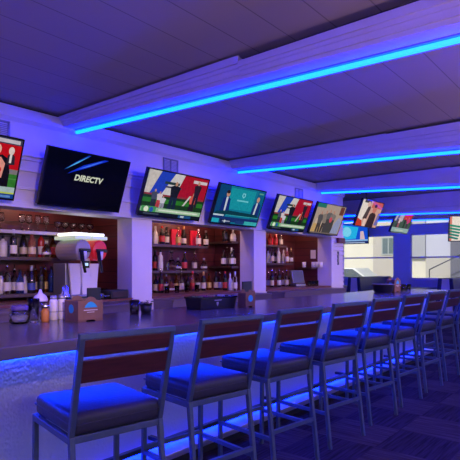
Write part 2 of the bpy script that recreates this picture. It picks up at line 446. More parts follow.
# ------------------------------------------------------------------ TVs
def text_polys(s, size, shear=0, bold=.0):
    cu = bpy.data.curves.new('letters', 'FONT'); cu.body = s; cu.size = size; cu.shear = shear; cu.offset = bold
    cu.align_x = 'CENTER'; cu.align_y = 'CENTER'; cu.resolution_u = 3
    ob = bpy.data.objects.new('letters', cu); C.objects.link(ob)
    dg = bpy.context.evaluated_depsgraph_get()
    me = bpy.data.meshes.new_from_object(ob.evaluated_get(dg))
    vs = [tuple(v.co) for v in me.vertices]; fs = [tuple(p.vertices) for p in me.polygons]
    bpy.data.objects.remove(ob); bpy.data.curves.remove(cu); bpy.data.meshes.remove(me)
    return vs, fs

class Screen:
    """flat picture on a TV: coloured shapes in screen coordinates s (0..1 across), t (0..1 up)"""
    def __init__(s, W, H): s.W = W; s.H = H; s.mb = MB(); s.k = 0
    def poly(s, pts, rgb):
        s.k += 1; s.mb.cur = srgb(*rgb)
        x = .002 + s.k * .00006
        vs = [(x, (p[0] - .5) * s.W, (p[1] - .5) * s.H) for p in pts]
        s.mb.add(vs, [tuple(range(len(vs)))]); return s
    def rect(s, a, b, c, d, rgb): return s.poly([(a, c), (b, c), (b, d), (a, d)], rgb)
    def disc(s, cx, cy, r, rgb, ry=None, n=14):
        ry = ry or r * s.W / s.H
        return s.poly([(cx + r * math.cos(2 * PI * k / n), cy + ry * math.sin(2 * PI * k / n)) for k in range(n)], rgb)
    def text(s, txt, cx, cy, size, rgb, shear=0, bold=0):
        vs, fs = text_polys(txt, size, shear, bold); s.k += 1; s.mb.cur = srgb(*rgb); x = .002 + s.k * .00006
        s.mb.add([(x, (cx - .5) * s.W + v[0], (cy - .5) * s.H + v[1]) for v in vs], fs); return s
    def man(s, cx, y0, h, shirt, legs, skin=(190, 140, 115), w=1):
        a = h * .14 * w
        s.poly([(cx - a * .7, y0), (cx - a * .1, y0), (cx, y0 + h * .4), (cx + a * .1, y0), (cx + a * .7, y0), (cx + a * .6, y0 + h * .5), (cx - a * .6, y0 + h * .5)], legs)
        s.poly([(cx - a * .6, y0 + h * .45), (cx + a * .6, y0 + h * .45), (cx + a * .9, y0 + h * .8), (cx + a * .3, y0 + h * .86), (cx - a * .3, y0 + h * .86), (cx - a * .9, y0 + h * .8)], shirt)
        return s.disc(cx, y0 + h * .92, h * .05 * s.H / s.W * 1.2, skin, h * .08)

def soccer(sc, v=0):
    sc.rect(0, 1, 0, 1, (26, 58, 30))
    sc.rect(0, 1, .48, 1, (150, 150, 160))
    sc.poly([(0, .48), (.10, .48), (.2, 1), (.02, 1)], (205, 195, 190))
    sc.poly([(.08, .48), (.26, .48), (.42, 1), (.20, 1)], (35, 65, 190))
    sc.poly([(.26, .48), (.46, .48), (.60, 1), (.42, 1)], (210, 205, 205))
    sc.poly([(.48, .48), (1, .48), (1, 1), (.58, 1)], (170, 20, 45))
    sc.rect(.28, .52, .74, .80, (40, 60, 60)).rect(.3, .56, .66, .70, (70, 70, 95))
    sc.rect(.74, .98, .86, .93, (215, 200, 205))
    sc.rect(0, 1, .46, .50, (140, 50, 60))
    sc.rect(0, 1, .30, .40, (45, 120, 40))
    sc.man(.17, .18, .42, (70, 75, 95), (40, 45, 60)); sc.man(.25, .2, .36, (215, 200, 205), (190, 60, 70)); sc.man(.31, .17, .3, (205, 205, 215), (150, 150, 165), w=1.3)
    sc.man(.47, .17, .66, (25, 28, 40), (25, 40, 60))
    sc.man(.80, .14, .50, (215, 90, 75), (40, 25, 40)); sc.man(.84, .3, .62, (45, 30, 45), (40, 30, 45), w=.8)
    sc.poly([(.64, .3), (.67, .3), (.76, .55), (.73, .55)], (205, 200, 195))
    sc.rect(0, 1, .09, .19, (150, 190, 150)).rect(.02, .24, .085, .21, (70, 150, 85)).disc(.09, .14, .035, (225, 235, 210)).disc(.17, .14, .03, (40, 90, 170))
    sc.rect(.28, .95, .12, .16, (215, 225, 205))
    sc.rect(0, 1, 0, .085, (18, 24, 34)).rect(.06, .30, .03, .06, (70, 80, 95)).rect(.62, .84, .01, .075, (30, 80, 130)).rect(.66, .72, .02, .065, (190, 200, 215))
def pic_presenter(sc):
    sc.rect(0, 1, 0, 1, (195, 16, 26)); sc.rect(0, 1, .9, 1, (60, 60, 85)).rect(.45, .98, .92, .98, (200, 190, 200))
    sc.rect(0, 1, 0, .42, (40, 105, 40)).rect(0, 1, .42, .50, (125, 115, 118)).rect(.88, 1, .2, .42, (50, 120, 45)).rect(.88, 1, .33, .35, (75, 140, 70))
    sc.poly([(.70, 0), (.93, 0), (.925, .45), (.90, .66), (.84, .72), (.72, .66)], (20, 16, 26))
    sc.poly([(.74, .30), (.86, .34), (.875, .58), (.83, .68), (.74, .62)], (228, 150, 135)).disc(.82, .47, .03, (215, 40, 45))
    sc.poly([(.885, .56), (.96, .58), (.95, .72), (.92, .76), (.885, .72)], (45, 36, 48)).disc(.915, .80, .026, (232, 205, 198), .065).poly([(.905, .60), (.925, .60), (.925, .74), (.905, .74)], (230, 215, 215))
    sc.disc(.79, .80, .035, (225, 180, 160), .085)
    sc.rect(0, 1, .1, .2, (170, 190, 190)).rect(0, 1, .085, .11, (190, 205, 70)).rect(0, 1, 0, .085, (20, 60, 140)).rect(.86, .97, .02, .06, (90, 130, 190))
def pic_logo(sc):
    sc.rect(0, 1, 0, 1, (3, 3, 12)).rect(0, 1, .6, 1, (3, 4, 20))
    sc.poly([(.20, .655), (.34, .80), (.49, .985), (.46, .985), (.32, .825)], (15, 60, 190)).poly([(.22, .675), (.35, .815), (.475, .975), (.33, .82)], (90, 190, 240))
    sc.poly([(.25, .60), (.45, .74), (.72, .955), (.66, .955), (.42, .79)], (18, 50, 215)).poly([(.36, .70), (.50, .79), (.66, .93), (.60, .90), (.46, .79)], (70, 120, 250))
    sc.text('DIRECTV', .515, .545, .082, (215, 220, 195), .15, .003)
def pic_studio(sc):
    sc.rect(0, 1, 0, 1, (20, 120, 150)).poly([(0, 0), (.25, 0), (.22, 1), (0, 1)], (14, 70, 120)).poly([(.78, 0), (1, 0), (1, 1), (.84, 1)], (16, 95, 135))
    sc.rect(.24, .78, .4, .95, (24, 150, 165))
    sc.poly([(.49, .78), (.53, .72), (.57, .78), (.56, .86), (.50, .86)], (120, 210, 220)).disc(.53, .80, .018, (30, 140, 160)).rect(.41, .66, .63, .67, (110, 205, 215))
    sc.poly([(.10, .28), (.30, .28), (.27, .66), (.20, .72), (.12, .66)], (22, 45, 120)).poly([(.19, .34), (.22, .34), (.22, .7), (.18, .7)], (200, 210, 225)).disc(.20, .78, .035, (190, 140, 120), .075).disc(.195, .83, .035, (40, 30, 35), .045)
    sc.poly([(.78, .26), (.97, .26), (.96, .62), (.88, .68), (.80, .6)], (26, 50, 120)).poly([(.84, .32), (.875, .32), (.89, .66), (.855, .66)], (200, 215, 225)).disc(.875, .75, .033, (195, 150, 130), .075)
    sc.poly([(.0, .24), (1, .24), (.92, .33), (.30, .36), (.06, .32)], (14, 60, 75)).rect(.0, .22, .2, .24, (190, 210, 225)).rect(.26, 1, .235, .25, (60, 170, 175))
    sc.rect(0, 1, .06, .19, (25, 50, 110)).rect(0, .15, .0, .13, (35, 170, 190)).rect(.18, .40, .02, .12, (20, 35, 75)).rect(.22, .38, .06, .09, (150, 160, 190)).rect(.5, .68, .03, .11, (30, 60, 120)).rect(.7, 1, .0, .12, (60, 175, 180))
    sc.rect(0, 1, 0, .02, (15, 35, 60)).disc(.27, .07, .02, (200, 210, 220)).rect(.86, .96, .9, .94, (90, 160, 150))
def pic_group(sc):
    sc.rect(0, 1, 0, 1, (176, 156, 142)); sc.rect(.0, .3, .86, 1, (40, 120, 105)).rect(.82, .97, .7, .98, (110, 60, 45)).poly([(.0, 0), (.38, 0), (.36, .45), (.1, .5)], (205, 180, 160))
    sc.poly([(.0, .05), (.32, .05), (.34, .25), (.05, .35)], (200, 160, 105))
    for c, s_, t_ in ((.22, (90, 85, 85), .75), (.38, (140, 125, 115), .8), (.5, (105, 100, 100), .86), (.63, (130, 120, 115), .82)):
        sc.man(c, 0, t_, s_, (70, 62, 60), (185, 135, 115))
    sc.poly([(.4, 0), (.72, 0), (.7, .5), (.44, .52)], (72, 68, 66)); sc.poly([(.68, 0), (.95, 0), (.97, .5), (.86, .62), (.74, .4)], (150, 155, 190)); sc.disc(.58, .5, .05, (205, 80, 90))
    sc.rect(0, 1, 0, .05, (120, 105, 100))
def pic_blue(sc):
    sc.rect(0, 1, 0, 1, (20, 85, 225)); sc.poly([(.05, .2), (.6, .25), (.7, .8), (.15, .95)], (40, 190, 245)); sc.disc(.3, .6, .16, (130, 225, 255)).poly([(.74, .2), (.9, .2), (.86, .6), (.76, .6)], (225, 195, 205))
    sc.rect(0, 1, .12, .2, (140, 190, 240)).rect(.1, 1, 0, .12, (25, 40, 110)).rect(.1, .9, .02, .07, (170, 190, 225))
def pic_warm(sc):
    sc.rect(0, 1, 0, 1, (215, 165, 150)); sc.poly([(0, .2), (.2, .1), (.34, .9), (.15, 1), (0, 1)], (240, 225, 215)); sc.rect(.1, .4, .9, 1, (70, 65, 65)); sc.rect(.48, 1, .75, 1, (215, 95, 90))
    sc.poly([(.22, .3), (.4, .25), (.46, .75), (.34, .85)], (80, 60, 65)); sc.disc(.33, .86, .07, (225, 180, 165), .1)
    sc.poly([(.45, 0), (.82, 0), (.8, .5), (.65, .62), (.5, .5)], (60, 40, 42)); sc.disc(.66, .72, .1, (205, 120, 105), .16).disc(.67, .84, .07, (70, 35, 40), .07)
    sc.poly([(.84, .1), (1, .1), (1, .6), (.9, .6)], (120, 115, 190)); sc.poly([(0, 0), (.3, 0), (.22, .22), (0, .3)], (205, 60, 35)); sc.poly([(.3, .02), (.44, .0), (.42, .3), (.3, .3)], (240, 205, 190))
def pic_page(sc):
    sc.rect(0, 1, 0, 1, (250, 236, 222)); sc.rect(.0, .05, 0, 1, (225, 130, 110))
    for k in range(5):
        y = .12 + k * .12
        sc.poly([(.0, y), (.18 + .02 * k, y - .07), (.2 + .02 * k, y + .0), (.0, y + .09)], (40, 130 + 5 * k, 120))
    sc.rect(.3, .9, .45, .55, (235, 205, 190))
def pic_match(sc):
    sc.rect(0, 1, 0, 1, (60, 85, 75)); sc.poly([(.0, .5), (.45, .5), (.5, 1), (.1, 1)], (190, 175, 195)); sc.poly([(.1, .5), (.2, .5), (.3, 1), (.2, 1)], (70, 80, 170))
    sc.poly([(.5, .62), (.9, .5), (1, .98), (.55, 1)], (215, 30, 70)); sc.man(.3, .2, .5, (220, 190, 200), (160, 90, 110)); sc.man(.2, .2, .45, (80, 70, 90), (50, 50, 60)); sc.man(.62, .2, .5, (35, 45, 50), (30, 55, 45)); sc.man(.8, .2, .55, (190, 60, 130), (60, 40, 70))
    sc.rect(0, 1, .03, .22, (150, 180, 180)).rect(.2, .7, .08, .14, (190, 205, 185)).rect(.55, .8, .0, .04, (60, 80, 100))

def make_tv(label, W, H, loc, tilt, yaw, pic, mount='wall'):
    # loc: middle of the lower edge; screen faces local +x
    r = thing('television', label, 'television', loc, (0, tilt, yaw), 'televisions above the bar')
    MB().box(-.045, 0, -W / 2, W / 2, 0, H).build('casing', M['black'], r, .006)
    MB().box(-.075, -.045, -W * .3, W * .3, H * .1, H * .62).build('rear_housing', M['black'], r, .01)
    bz_ = MB(); e = .013
    bz_.box(-.002, .006, -W / 2, W / 2, 0, e + .004).box(-.002, .006, -W / 2, W / 2, H - e, H).box(-.002, .006, -W / 2, -W / 2 + e, 0, H).box(-.002, .006, W / 2 - e, W / 2, 0, H)
    bz_.build('bezel', M['satin'], r)
    sc = Screen(W - .022, H - .024); pic(sc)
    o = sc.mb.build_col('screen', M['screen'], r); o.location = (0, 0, H / 2)
    # bracket back to the wall / up to the ceiling, straight in world space
    inv = (Matrix.Rotation(yaw, 4, 'Z') @ Matrix.Rotation(tilt, 4, 'Y')).inverted()
    def loc_(v): return inv @ Vector(v)
    mb = MB()
    pa = Vector((-.075, 0, H * .5))
    wa = (Matrix.Rotation(yaw, 4, 'Z') @ Matrix.Rotation(tilt, 4, 'Y')) @ pa
    if mount == 'wall':
        d = XW + .022 - (loc[0] + wa.x)
        mb.bar(pa, loc_((wa.x + d, wa.y, wa.z)), .05, .05)
        q = wa + Vector((d, 0, 0)); mb.bar(loc_(q + Vector((0, 0, -.05))), loc_(q + Vector((0, 0, .05))), .16, .02)
    elif mount == 'ceiling':
        top = wa.copy(); top.z = CZ - loc[2]
        mb.tube([pa, loc_(wa + Vector((-.06, 0, .02)) if False else wa), loc_(top)], .02)
    else:
        b = (Matrix.Rotation(yaw, 4, 'Z') @ Vector((-.1, 0, 0)))
        mb.bar(pa, loc_(wa + b), .05, .05)
    mb.build('bracket', M['black'], r)
    return r
TX = -4.45; TI = R(21)
make_tv('television at the left frame edge showing a presenter on a red set', 1.03, .565, (TX, 1.775, 1.925), TI, 0, pic_presenter)
make_tv('dark television with the DIRECTV logo and blue streaks', .965, .57, (TX, 3.005, 1.915), TI, 0, pic_logo)
make_tv('television showing a football match, right of the dark logo screen', 1.03, .56, (TX, 4.265, 1.911), TI, 0, soccer)
make_tv('television showing two men in a teal studio', 1.04, .56, (TX, 5.515, 1.904), TI, 0, pic_studio)
make_tv('television showing a football match, right of the teal studio screen', 1.03, .56, (TX, 6.875, 1.904), TI, 0, soccer)
make_tv('television showing a pale crowd, last on the bar wall', 1.06, .57, (TX, 8.10, 1.905), TI, 0, pic_group)
make_tv('hanging television showing warm red faces, past the end of the wall', 1.03, .57, (TX, 9.885, 2.15), TI, 0, pic_warm, 'ceiling')
make_tv('small far hanging television showing a match with a pale score bar', 1.08, .57, (TX, 11.76, 2.12), TI, 0, pic_match, 'ceiling')
make_tv('bright blue television on the far wall above the left window', 1.0, .64, (-6.82, YF - .22, 2.02), R(4), -PI / 2, pic_blue, 'back')
make_tv('television cut by the right frame edge showing a pale page', .95, .535, (-2.72, 11.3, 1.85), R(6), R(-55), pic_page, 'ceiling')

# ------------------------------------------------------------------ air vents on the upper wall
for i, (y, w_) in enumerate(((2.20, .26), (4.42, .26), (7.5, .26))):
    v = thing('air_vent', 'small louvred air vent high on the wall ' + ['above the leftmost television', 'above the near football screen', 'above the far football screen'][i], 'air vent', (XW, y, 2.51), group='air vents')
    f = MB().box(0, .012, -w_ / 2, w_ / 2, 0, .02).box(0, .012, -w_ / 2, w_ / 2, .155, .175).box(0, .012, -w_ / 2, -w_ / 2 + .02, 0, .175).box(0, .012, w_ / 2 - .02, w_ / 2, 0, .175)
    f.box(0, .012, -.008, .008, 0, .175)
    f.build('frame', M['grey'], v)
    s_ = MB()
    for k in range(8): s_.hexa([(.001, -w_ / 2, .02 + k * .017), (.010, -w_ / 2, .014 + k * .017), (.001, w_ / 2, .02 + k * .017), (.010, w_ / 2, .014 + k * .017), (.001, -w_ / 2, .026 + k * .017), (.010, -w_ / 2, .02 + k * .017), (.001, w_ / 2, .026 + k * .017), (.010, w_ / 2, .02 + k * .017)])
    s_.build('louvres', M['grey'], v)

# ------------------------------------------------------------------ shelves in the alcoves
def shelf(label, x0, x1, y0, y1, z, lit=None):
    s = thing('wall_shelf', label, 'shelf', ((x0 + x1) / 2, (y0 + y1) / 2, z - .035), group='shelves in the alcoves')
    hx, hy = (x1 - x0) / 2, (y1 - y0) / 2
    MB().box(-hx, hx - .006, -hy, hy, 0, .035).build('board', M['shelf'], s)
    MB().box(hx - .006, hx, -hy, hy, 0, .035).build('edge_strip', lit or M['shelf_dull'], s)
    return s
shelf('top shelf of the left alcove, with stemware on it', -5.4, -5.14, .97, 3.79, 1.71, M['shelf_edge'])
shelf('bottle shelf of the left alcove, at the height of the slush machine', -5.4, -5.14, .97, 3.1, 1.425)
shelf('low wooden riser shelf in the left alcove, just above its counter', -5.4, -5.10, .97, 3.1, 1.03)
shelf('upper bottle shelf of the middle alcove', -5.4, -5.16, 3.87, 5.75, 1.635)
shelf('lower bottle shelf of the middle alcove', -5.4, -5.16, 3.87, 5.75, 1.265)
shelf('short upper side shelf at the right end of the middle alcove', -5.38, -4.9, 6.02, 6.185, 1.72)
shelf('short lower side shelf at the right end of the middle alcove', -5.38, -4.9, 6.02, 6.185, 1.33)
shelf('upper bottle shelf of the right alcove', -5.4, -5.16, 6.27, 8.0, 1.72)
shelf('lower bottle shelf of the right alcove', -5.4, -5.16, 6.27, 8.2, 1.39)
shelf('pale side shelf carrying white cups in the right alcove', -5.2, -4.89, 8.44, 8.635, 1.31)
for i, (a, b) in enumerate(((.97, 3.79), (3.87, 6.18), (6.26, 8.63))):
    k = thing('back_counter', 'wooden back counter filling the floor of the %s alcove' % ['left', 'middle', 'right'][i], 'counter', (0, 0, 0), group='back counters')
    MB().box(-5.395, XW - .272, a, b, .93, .955).build('worktop', M['counter'], k, .003)
    MB().box(-5.395, XW - .275, a, b, 0, .93).build('cabinet_body', M['shelf'], k)

for i, (a, b) in enumerate(((1.4, 3.75), (4.13, 6.17), (6.53, 8.62))):
    k = thing('bar_cooler', 'low dull metal cooler along the wall under the %s alcove' % ['left', 'middle', 'right'][i], 'cooler', (-4.42, (a + b) / 2, 0), group='low coolers')
    h_ = (b - a) / 2
    MB().box(-.175, .16, -h_, h_, .06, .90).build('body', M['cooler'], k)
    MB().box(-.175, .175, -h_, h_, .90, .925).build('top', M['cooler'], k, .004)
    MB().box(-.175, .13, -h_ + .02, h_ - .02, 0, .06).build('plinth', M['kick'], k)
    for q in range(3):
        y0 = -h_ + .02 + q * (2 * h_ - .04) / 3; y1 = y0 + (2 * h_ - .04) / 3 - .02
        d_ = MB().box(.16, .175, y0, y1, .12, .84).build('door', M['shelf'], k, .003)
        MB().bar((.19, y1 - .05, .55), (.19, y1 - .05, .75), .015).build('handle', M['grey'], d_)
# ------------------------------------------------------------------ bottles
def glass(name, c, rough=.06, tr=1): return mat(name, c, rough, 0, .5, tr)
G = dict(clear=glass('clear_bottle_glass', (.85, .86, .88)), green=glass('green_bottle_glass', (.02, .08, .03), .08, .8), amber=glass('amber_bottle_glass', (.55, .17, .02), .08, .9),
         dark=mat('dark_bottle_glass', (.015, .01, .012), .08), blue=glass('blue_bottle_glass', (.05, .12, .5), .08, .8), rose=glass('rosy_bottle_glass', (.75, .25, .18), .08, .8), white=mat('white_bottle', (.66, .62, .58), .25), red=mat('red_bottle', (.45, .02, .02), .2))
LB = dict(white=mat('white_label', (.68, .65, .60), .5), cream=mat('cream_label', (.62, .52, .36), .5), gold=mat('gold_label', (.55, .38, .12), .4, .3), red=mat('red_label', (.5, .03, .03), .5), blackl=mat('black_label', (.02, .02, .02), .4), blue=mat('blue_label', (.05, .08, .35), .5))
CP = dict(gold=mat('gold_foil', (.6, .42, .15), .35, .8), silver=mat('silver_foil', (.6, .6, .6), .3, .8), black=M['black'], red=mat('red_cap', (.55, .02, .02), .4), white=M['white'], steel=M['chrome'])
PROF = {
    'tall': [(.034, 0), (.036, .006), (.036, .185), (.033, .205), (.016, .225), (.0135, .24), (.0135, .29)],
    'round': [(.038, 0), (.040, .006), (.040, .13), (.036, .155), (.020, .185), (.0145, .20), (.0145, .255)],
    'champagne': [(.040, 0), (.042, .006), (.042, .12), (.037, .165), (.022, .225), (.0155, .25), (.015, .30)],
    'squat': [(.044, 0), (.048, .008), (.050, .07), (.045, .105), (.022, .13), (.015, .145), (.015, .185)],
    'square': [(.040, 0), (.043, .006), (.043, .15), (.039, .165), (.016, .178), (.0145, .19), (.0145, .225)],
}
CAPN = {'gold': 'gold foil neck', 'silver': 'silver neck', 'black': 'black cap', 'red': 'red cap', 'white': 'white cap', 'steel': 'steel pourer'}
GN = dict(clear='clear', green='dark green', amber='amber', dark='dark', blue='blue', rose='rosy', white='white', red='red')
LN = dict(white='white label', cream='cream label', gold='gold label', red='red label', blackl='black label', blue='blue label')
proto = {}
def bottle(shape, g, lb, cp):
    key = (shape, g, lb, cp)
    if key in proto:
        return copy_tree(proto[key])
    pr = PROF[shape]; H = pr[-1][1]; r0 = pr[2][0]
    o = thing('bottle', '', 'bottle')
    sq = 4 if shape == 'square' else 18
    MB().lathe(pr, n=18).build('glass_body', G[g], o)
    z0, z1 = .035, min(pr[2][1] - .01, .125)
    if lb: MB().lathe([(r0 + .0012, z0), (r0 + .0012, z1)], n=18, cap=False).build('label', LB[lb], o)
    rn = pr[-1][0]
    if cp == 'steel':
        MB().lathe([(rn + .001, H - .004), (rn + .001, H + .012), (.006, H + .02), (.004, H + .055)], n=10).build('pourer', CP[cp], o)
    else:
        zc = H - (.075 if cp in ('gold', 'silver') and shape in ('champagne', 'tall') else .03)
        MB().lathe([(rn + .002, zc), (rn + .002, H + .004)], n=12).build('cap', CP[cp], o)
    proto[key] = o
    return o
# z, x, list of (y, shape, glass, label, cap)
TH = R(39.35)
def yat(u, x):
    """distance along the wall at which the line of sight through picture column u meets the plane X = x"""
    return x / math.tan(math.atan((u - 230) / 500) - TH)
def row(where, group, x, z, items, jit=.0, plane='x'):
    for i, it in enumerate(items):
        u, sh, g, lb, cp = it[:5]
        o = bottle(sh, g, lb, cp)
        d = .046 if i % 2 else -.046
        if plane == 'x': o.location = (x + d, yat(u, x + d), z)
        else: o.location = (math.tan(math.atan((u - 230) / 500) - TH) * (x + d), x + d, z)
        o.rotation_euler = (0, 0, random.random() * 6)
        o['group'] = group
        o['label'] = '%s bottle with %s, %s from left on %s' % (GN[g], LN[lb] if lb else CAPN[cp], ORD[i], where)
row('bottle shelf of left alcove', 'bottles on the shelf of the left alcove', -5.24, 1.425, [
    (3, 'square', 'white', 'white', 'black'), (13.5, 'tall', 'dark', 'white', 'silver'), (23.5, 'champagne', 'dark', 'cream', 'gold'),
    (32, 'champagne', 'rose', 'cream', 'black'), (41, 'tall', 'red', 'white', 'red'), (46.5, 'squat', 'clear', 'white', 'white'), (53, 'round', 'amber', 'red', 'black')])
row('wooden riser of left alcove', 'bottles on the riser of the left alcove', -5.22, 1.03, [
    (1, 'square', 'white', 'white', 'black'), (7, 'tall', 'clear', 'white', 'steel'), (14.5, 'round', 'clear', 'white', 'steel'), (20, 'round', 'blue', 'white', 'black'),
    (25, 'squat', 'white', 'white', 'steel'), (31.5, 'champagne', 'dark', 'blue', 'silver'), (35.5, 'round', 'amber', 'cream', 'steel'), (41, 'tall', 'dark', 'blackl', 'black'), (45.5, 'round', 'amber', 'gold', 'steel'), (51.5, 'tall', 'blue', None, 'black')])
row('upper shelf of middle alcove', 'bottles on the upper shelf of the middle alcove', -5.26, 1.635, [
    (155.5, 'round', 'white', 'white', 'white'), (162, 'round', 'dark', 'red', 'red'), (166.5, 'round', 'dark', 'cream', 'black'), (178.5, 'round', 'clear', 'gold', 'gold'), (183.5, 'champagne', 'dark', 'cream', 'gold'),
    (198.5, 'round', 'clear', 'white', 'silver'), (206, 'round', 'dark', 'white', 'silver')])
row('lower shelf of middle alcove', 'bottles on the lower shelf of the middle alcove', -5.26, 1.265, [
    (155, 'tall', 'dark', 'red', 'black'), (160.5, 'tall', 'white', 'white', 'black'), (178, 'squat', 'clear', 'white', 'silver'), (184.5, 'round', 'dark', 'red', 'steel'),
    (194.5, 'round', 'clear', 'cream', 'steel'), (204, 'squat', 'clear', 'white', 'silver')])
row('counter of middle alcove', 'bottles on the counter of the middle alcove', -5.2, .955, [
    (156, 'round', 'dark', 'cream', 'black'), (161, 'tall', 'dark', 'red', 'steel'), (166, 'round', 'clear', 'white', 'silver'), (171, 'squat', 'rose', 'white', 'black'), (176.5, 'round', 'amber', 'gold', 'steel'),
    (181.5, 'tall', 'clear', 'cream', 'steel'), (188, 'round', 'dark', 'blackl', 'black'), (192.5, 'tall', 'rose', 'red', 'red'), (198, 'round', 'clear', 'white', 'steel'), (203.5, 'tall', 'dark', 'cream', 'gold'), (209, 'round', 'amber', 'gold', 'black')])
row('lower side shelf of middle alcove', 'bottles on the side shelf of the middle alcove', 6.10, 1.33, [
    (223.5, 'round', 'dark', 'white', 'black'), (227, 'tall', 'clear', 'cream', 'steel'), (231.5, 'tall', 'dark', 'white', 'silver'), (233.4, 'round', 'dark', 'cream', 'steel')], plane='y')
row('upper side shelf of middle alcove', 'bottles on the side shelf of the middle alcove', 6.10, 1.72, [(225, 'square', 'dark', 'blackl', 'black'), (233, 'squat', 'white', 'white', 'white')], plane='y')
row('counter at far end of middle alcove', 'bottles on the counter of the middle alcove', 6.0, .955, [
    (216, 'tall', 'dark', 'cream', 'black'), (220, 'round', 'clear', 'white', 'steel'), (225, 'tall', 'dark', 'red', 'red'), (230, 'round', 'white', 'white', 'steel'), (235, 'tall', 'clear', 'white', 'silver')], plane='y')
row('upper shelf of right alcove', 'bottles on the upper shelf of the right alcove', -5.27, 1.72, [(270, 'round', 'red', 'red', 'red'), (275.5, 'round', 'red', 'red', 'black'), (281, 'tall', 'clear', 'white', 'silver')])
row('lower shelf of right alcove', 'bottles on the lower shelf of the right alcove', -5.27, 1.39, [
    (268, 'round', 'white', 'white', 'black'), (272, 'tall', 'clear', 'cream', 'steel'), (275, 'round', 'dark', 'white', 'black'), (278.5, 'tall', 'white', 'white', 'steel'), (283.5, 'round', 'white', 'white', 'steel'), (287, 'tall', 'rose', 'white', 'silver'), (291, 'champagne', 'clear', 'white', 'gold')])
row('counter of right alcove', 'bottles on the counter of the right alcove', -5.1, .955, [
    (268.5, 'round', 'clear', 'white', 'steel'), (272, 'tall', 'dark', 'cream', 'steel'), (275.5, 'round', 'clear', 'red', 'steel'), (279, 'tall', 'dark', 'white', 'steel'), (283, 'round', 'amber', 'white', 'steel'), (286.5, 'tall', 'clear', 'cream', 'steel'), (290, 'round', 'dark', 'gold', 'black')])

# red gift cartons behind the bottles
for i, (u, w_, x) in enumerate(((176, .20, -5.33), (193.5, .15, -5.30))):
    o = tag(MB().box(-.015, .015, -w_ / 2, w_ / 2, 0, .245).build('gift_carton', M['redbox'], None, .003), ['dull red carton standing behind a gold topped bottle on the upper shelf', 'bright red carton right of the wine bottle on the upper shelf'][i], 'carton', 'red cartons')
    o.location = (-5.38, yat(u, -5.38), 1.635)
o = tag(MB().box(-.03, .03, -.09, .09, 0, .14).build('gift_carton', M['redbox'], None, .003), 'red carton on the upper shelf of the right alcove', 'carton', 'red cartons')
o.location = (-5.35, yat(273, -5.35), 1.72)

# ------------------------------------------------------------------ glasses
def stem_glass(kind):
    o = thing('wine_glass', '', 'glass')
    if kind == 'wine':
        MB().lathe([(.012, .085), (.030, .10), (.037, .13), (.034, .165), (.030, .185), (.028, .185), (.032, .165), (.034, .13), (.027, .105), (.0, .095)], n=16, cap=False).build('bowl', M['clear'], o)
        MB().lathe([(.034, 0), (.030, .004), (.005, .010), (.004, .05), (.005, .08), (.012, .087)], n=14).build('stem', M['clear'], o)
    else:
        MB().lathe([(.010, .055), (.035, .075), (.046, .11), (.045, .125), (.043, .125), (.043, .11), (.032, .08), (0, .065)], n=16, cap=False).build('bowl', M['clear'], o)
        MB().lathe([(.034, 0), (.030, .004), (.006, .010), (.005, .04), (.010, .057)], n=14).build('stem', M['clear'], o)
    return o
wg = stem_glass('wine'); cg = stem_glass('coupe')
first = True
for i, u in enumerate((1, 22, 29, 38, 46)):
    o = wg if i == 0 else copy_tree(wg)
    o.location = (-5.24, yat(u, -5.24), 1.71); o['group'] = 'wine glasses on the top shelf'
    o['label'] = 'tall clear wine glass, %s from left on top shelf of left alcove' % ORD[i]
for i, u in enumerate((58, 65, 73, 81.5, 90)):
    o = cg if i == 0 else copy_tree(cg)
    o.name = 'coupe_glass'
    o.location = (-5.2, yat(u, -5.2), 1.71); o['group'] = 'coupe glasses on the top shelf'
    o['label'] = 'short clear coupe glass, %s from left above the slush machine' % ORD[i]
def tumbler(r=.037, h=.10):
    o = thing('tumbler', '', 'glass')
    MB().lathe([(r * .82, 0), (r, h), (r - .003, h), (r * .8 - .002, .012), (0, .010)], n=18).build('glass_wall', M['clear'], o)
    return o
tb = tumbler()
places = [(-2.80, 2.335, .975, 'left clear tumbler of the pair beside the dark napkin pot'), (-2.88, 2.40, .975, 'right clear tumbler of the pair beside the dark napkin pot'),
          (-2.90, 1.62, .975, 'clear pint tumbler between the glass jar and the squeeze bottles'), (-2.97, 1.36, .975, 'clear tumbler at the left frame edge on the bar')]
for k in range(4):
    places.append((-5.02, yat(167 + 10 * k, -5.02), .955, 'clear tumbler on the middle alcove counter, %s from left' % ORD[k]))
for k in range(3):
    places.append((-4.8, yat(309.5 + 3.6 * k, -4.8), .955, 'clear tumbler on the right alcove counter, %s from left' % ORD[k]))
for k in range(4):
    places.append((-5.10 + .09 * (k % 2), 3.62 + .09 * (k // 2), .955 + .0, 'clear tumbler right of the slush machine, %s from left' % ORD[k]))
for k in range(3):
    places.append((-2.52 - .07 * (k % 2), 6.86 + .085 * k, .975, 'clear tumbler at the far end of the bar, %s from left' % ORD[k]))
for i, (x, y, z, lb) in enumerate(places):
    o = tb if i == 0 else copy_tree(tb)
    o.location = (x, y, z); o['label'] = lb; o['group'] = 'clear tumblers'
    if z > .97 and x < -2.88: o.scale = (1, 1, 1.45)
# decanters on the lower shelf of the middle alcove
o = thing('decanter', 'round clear glass decanter on the lower shelf of the middle alcove', 'decanter', (-5.24, yat(171.5, -5.24), 1.265))
MB().lathe([(.05, 0), (.07, .03), (.072, .09), (.05, .13), (.018, .17), (.018, .23), (.03, .25)], n=20).build('glass_body', M['clear'], o)
MB().lathe([(.016, .25), (.03, .275), (.03, .30), (.0, .32)], n=14).build('stopper', M['clear'], o)

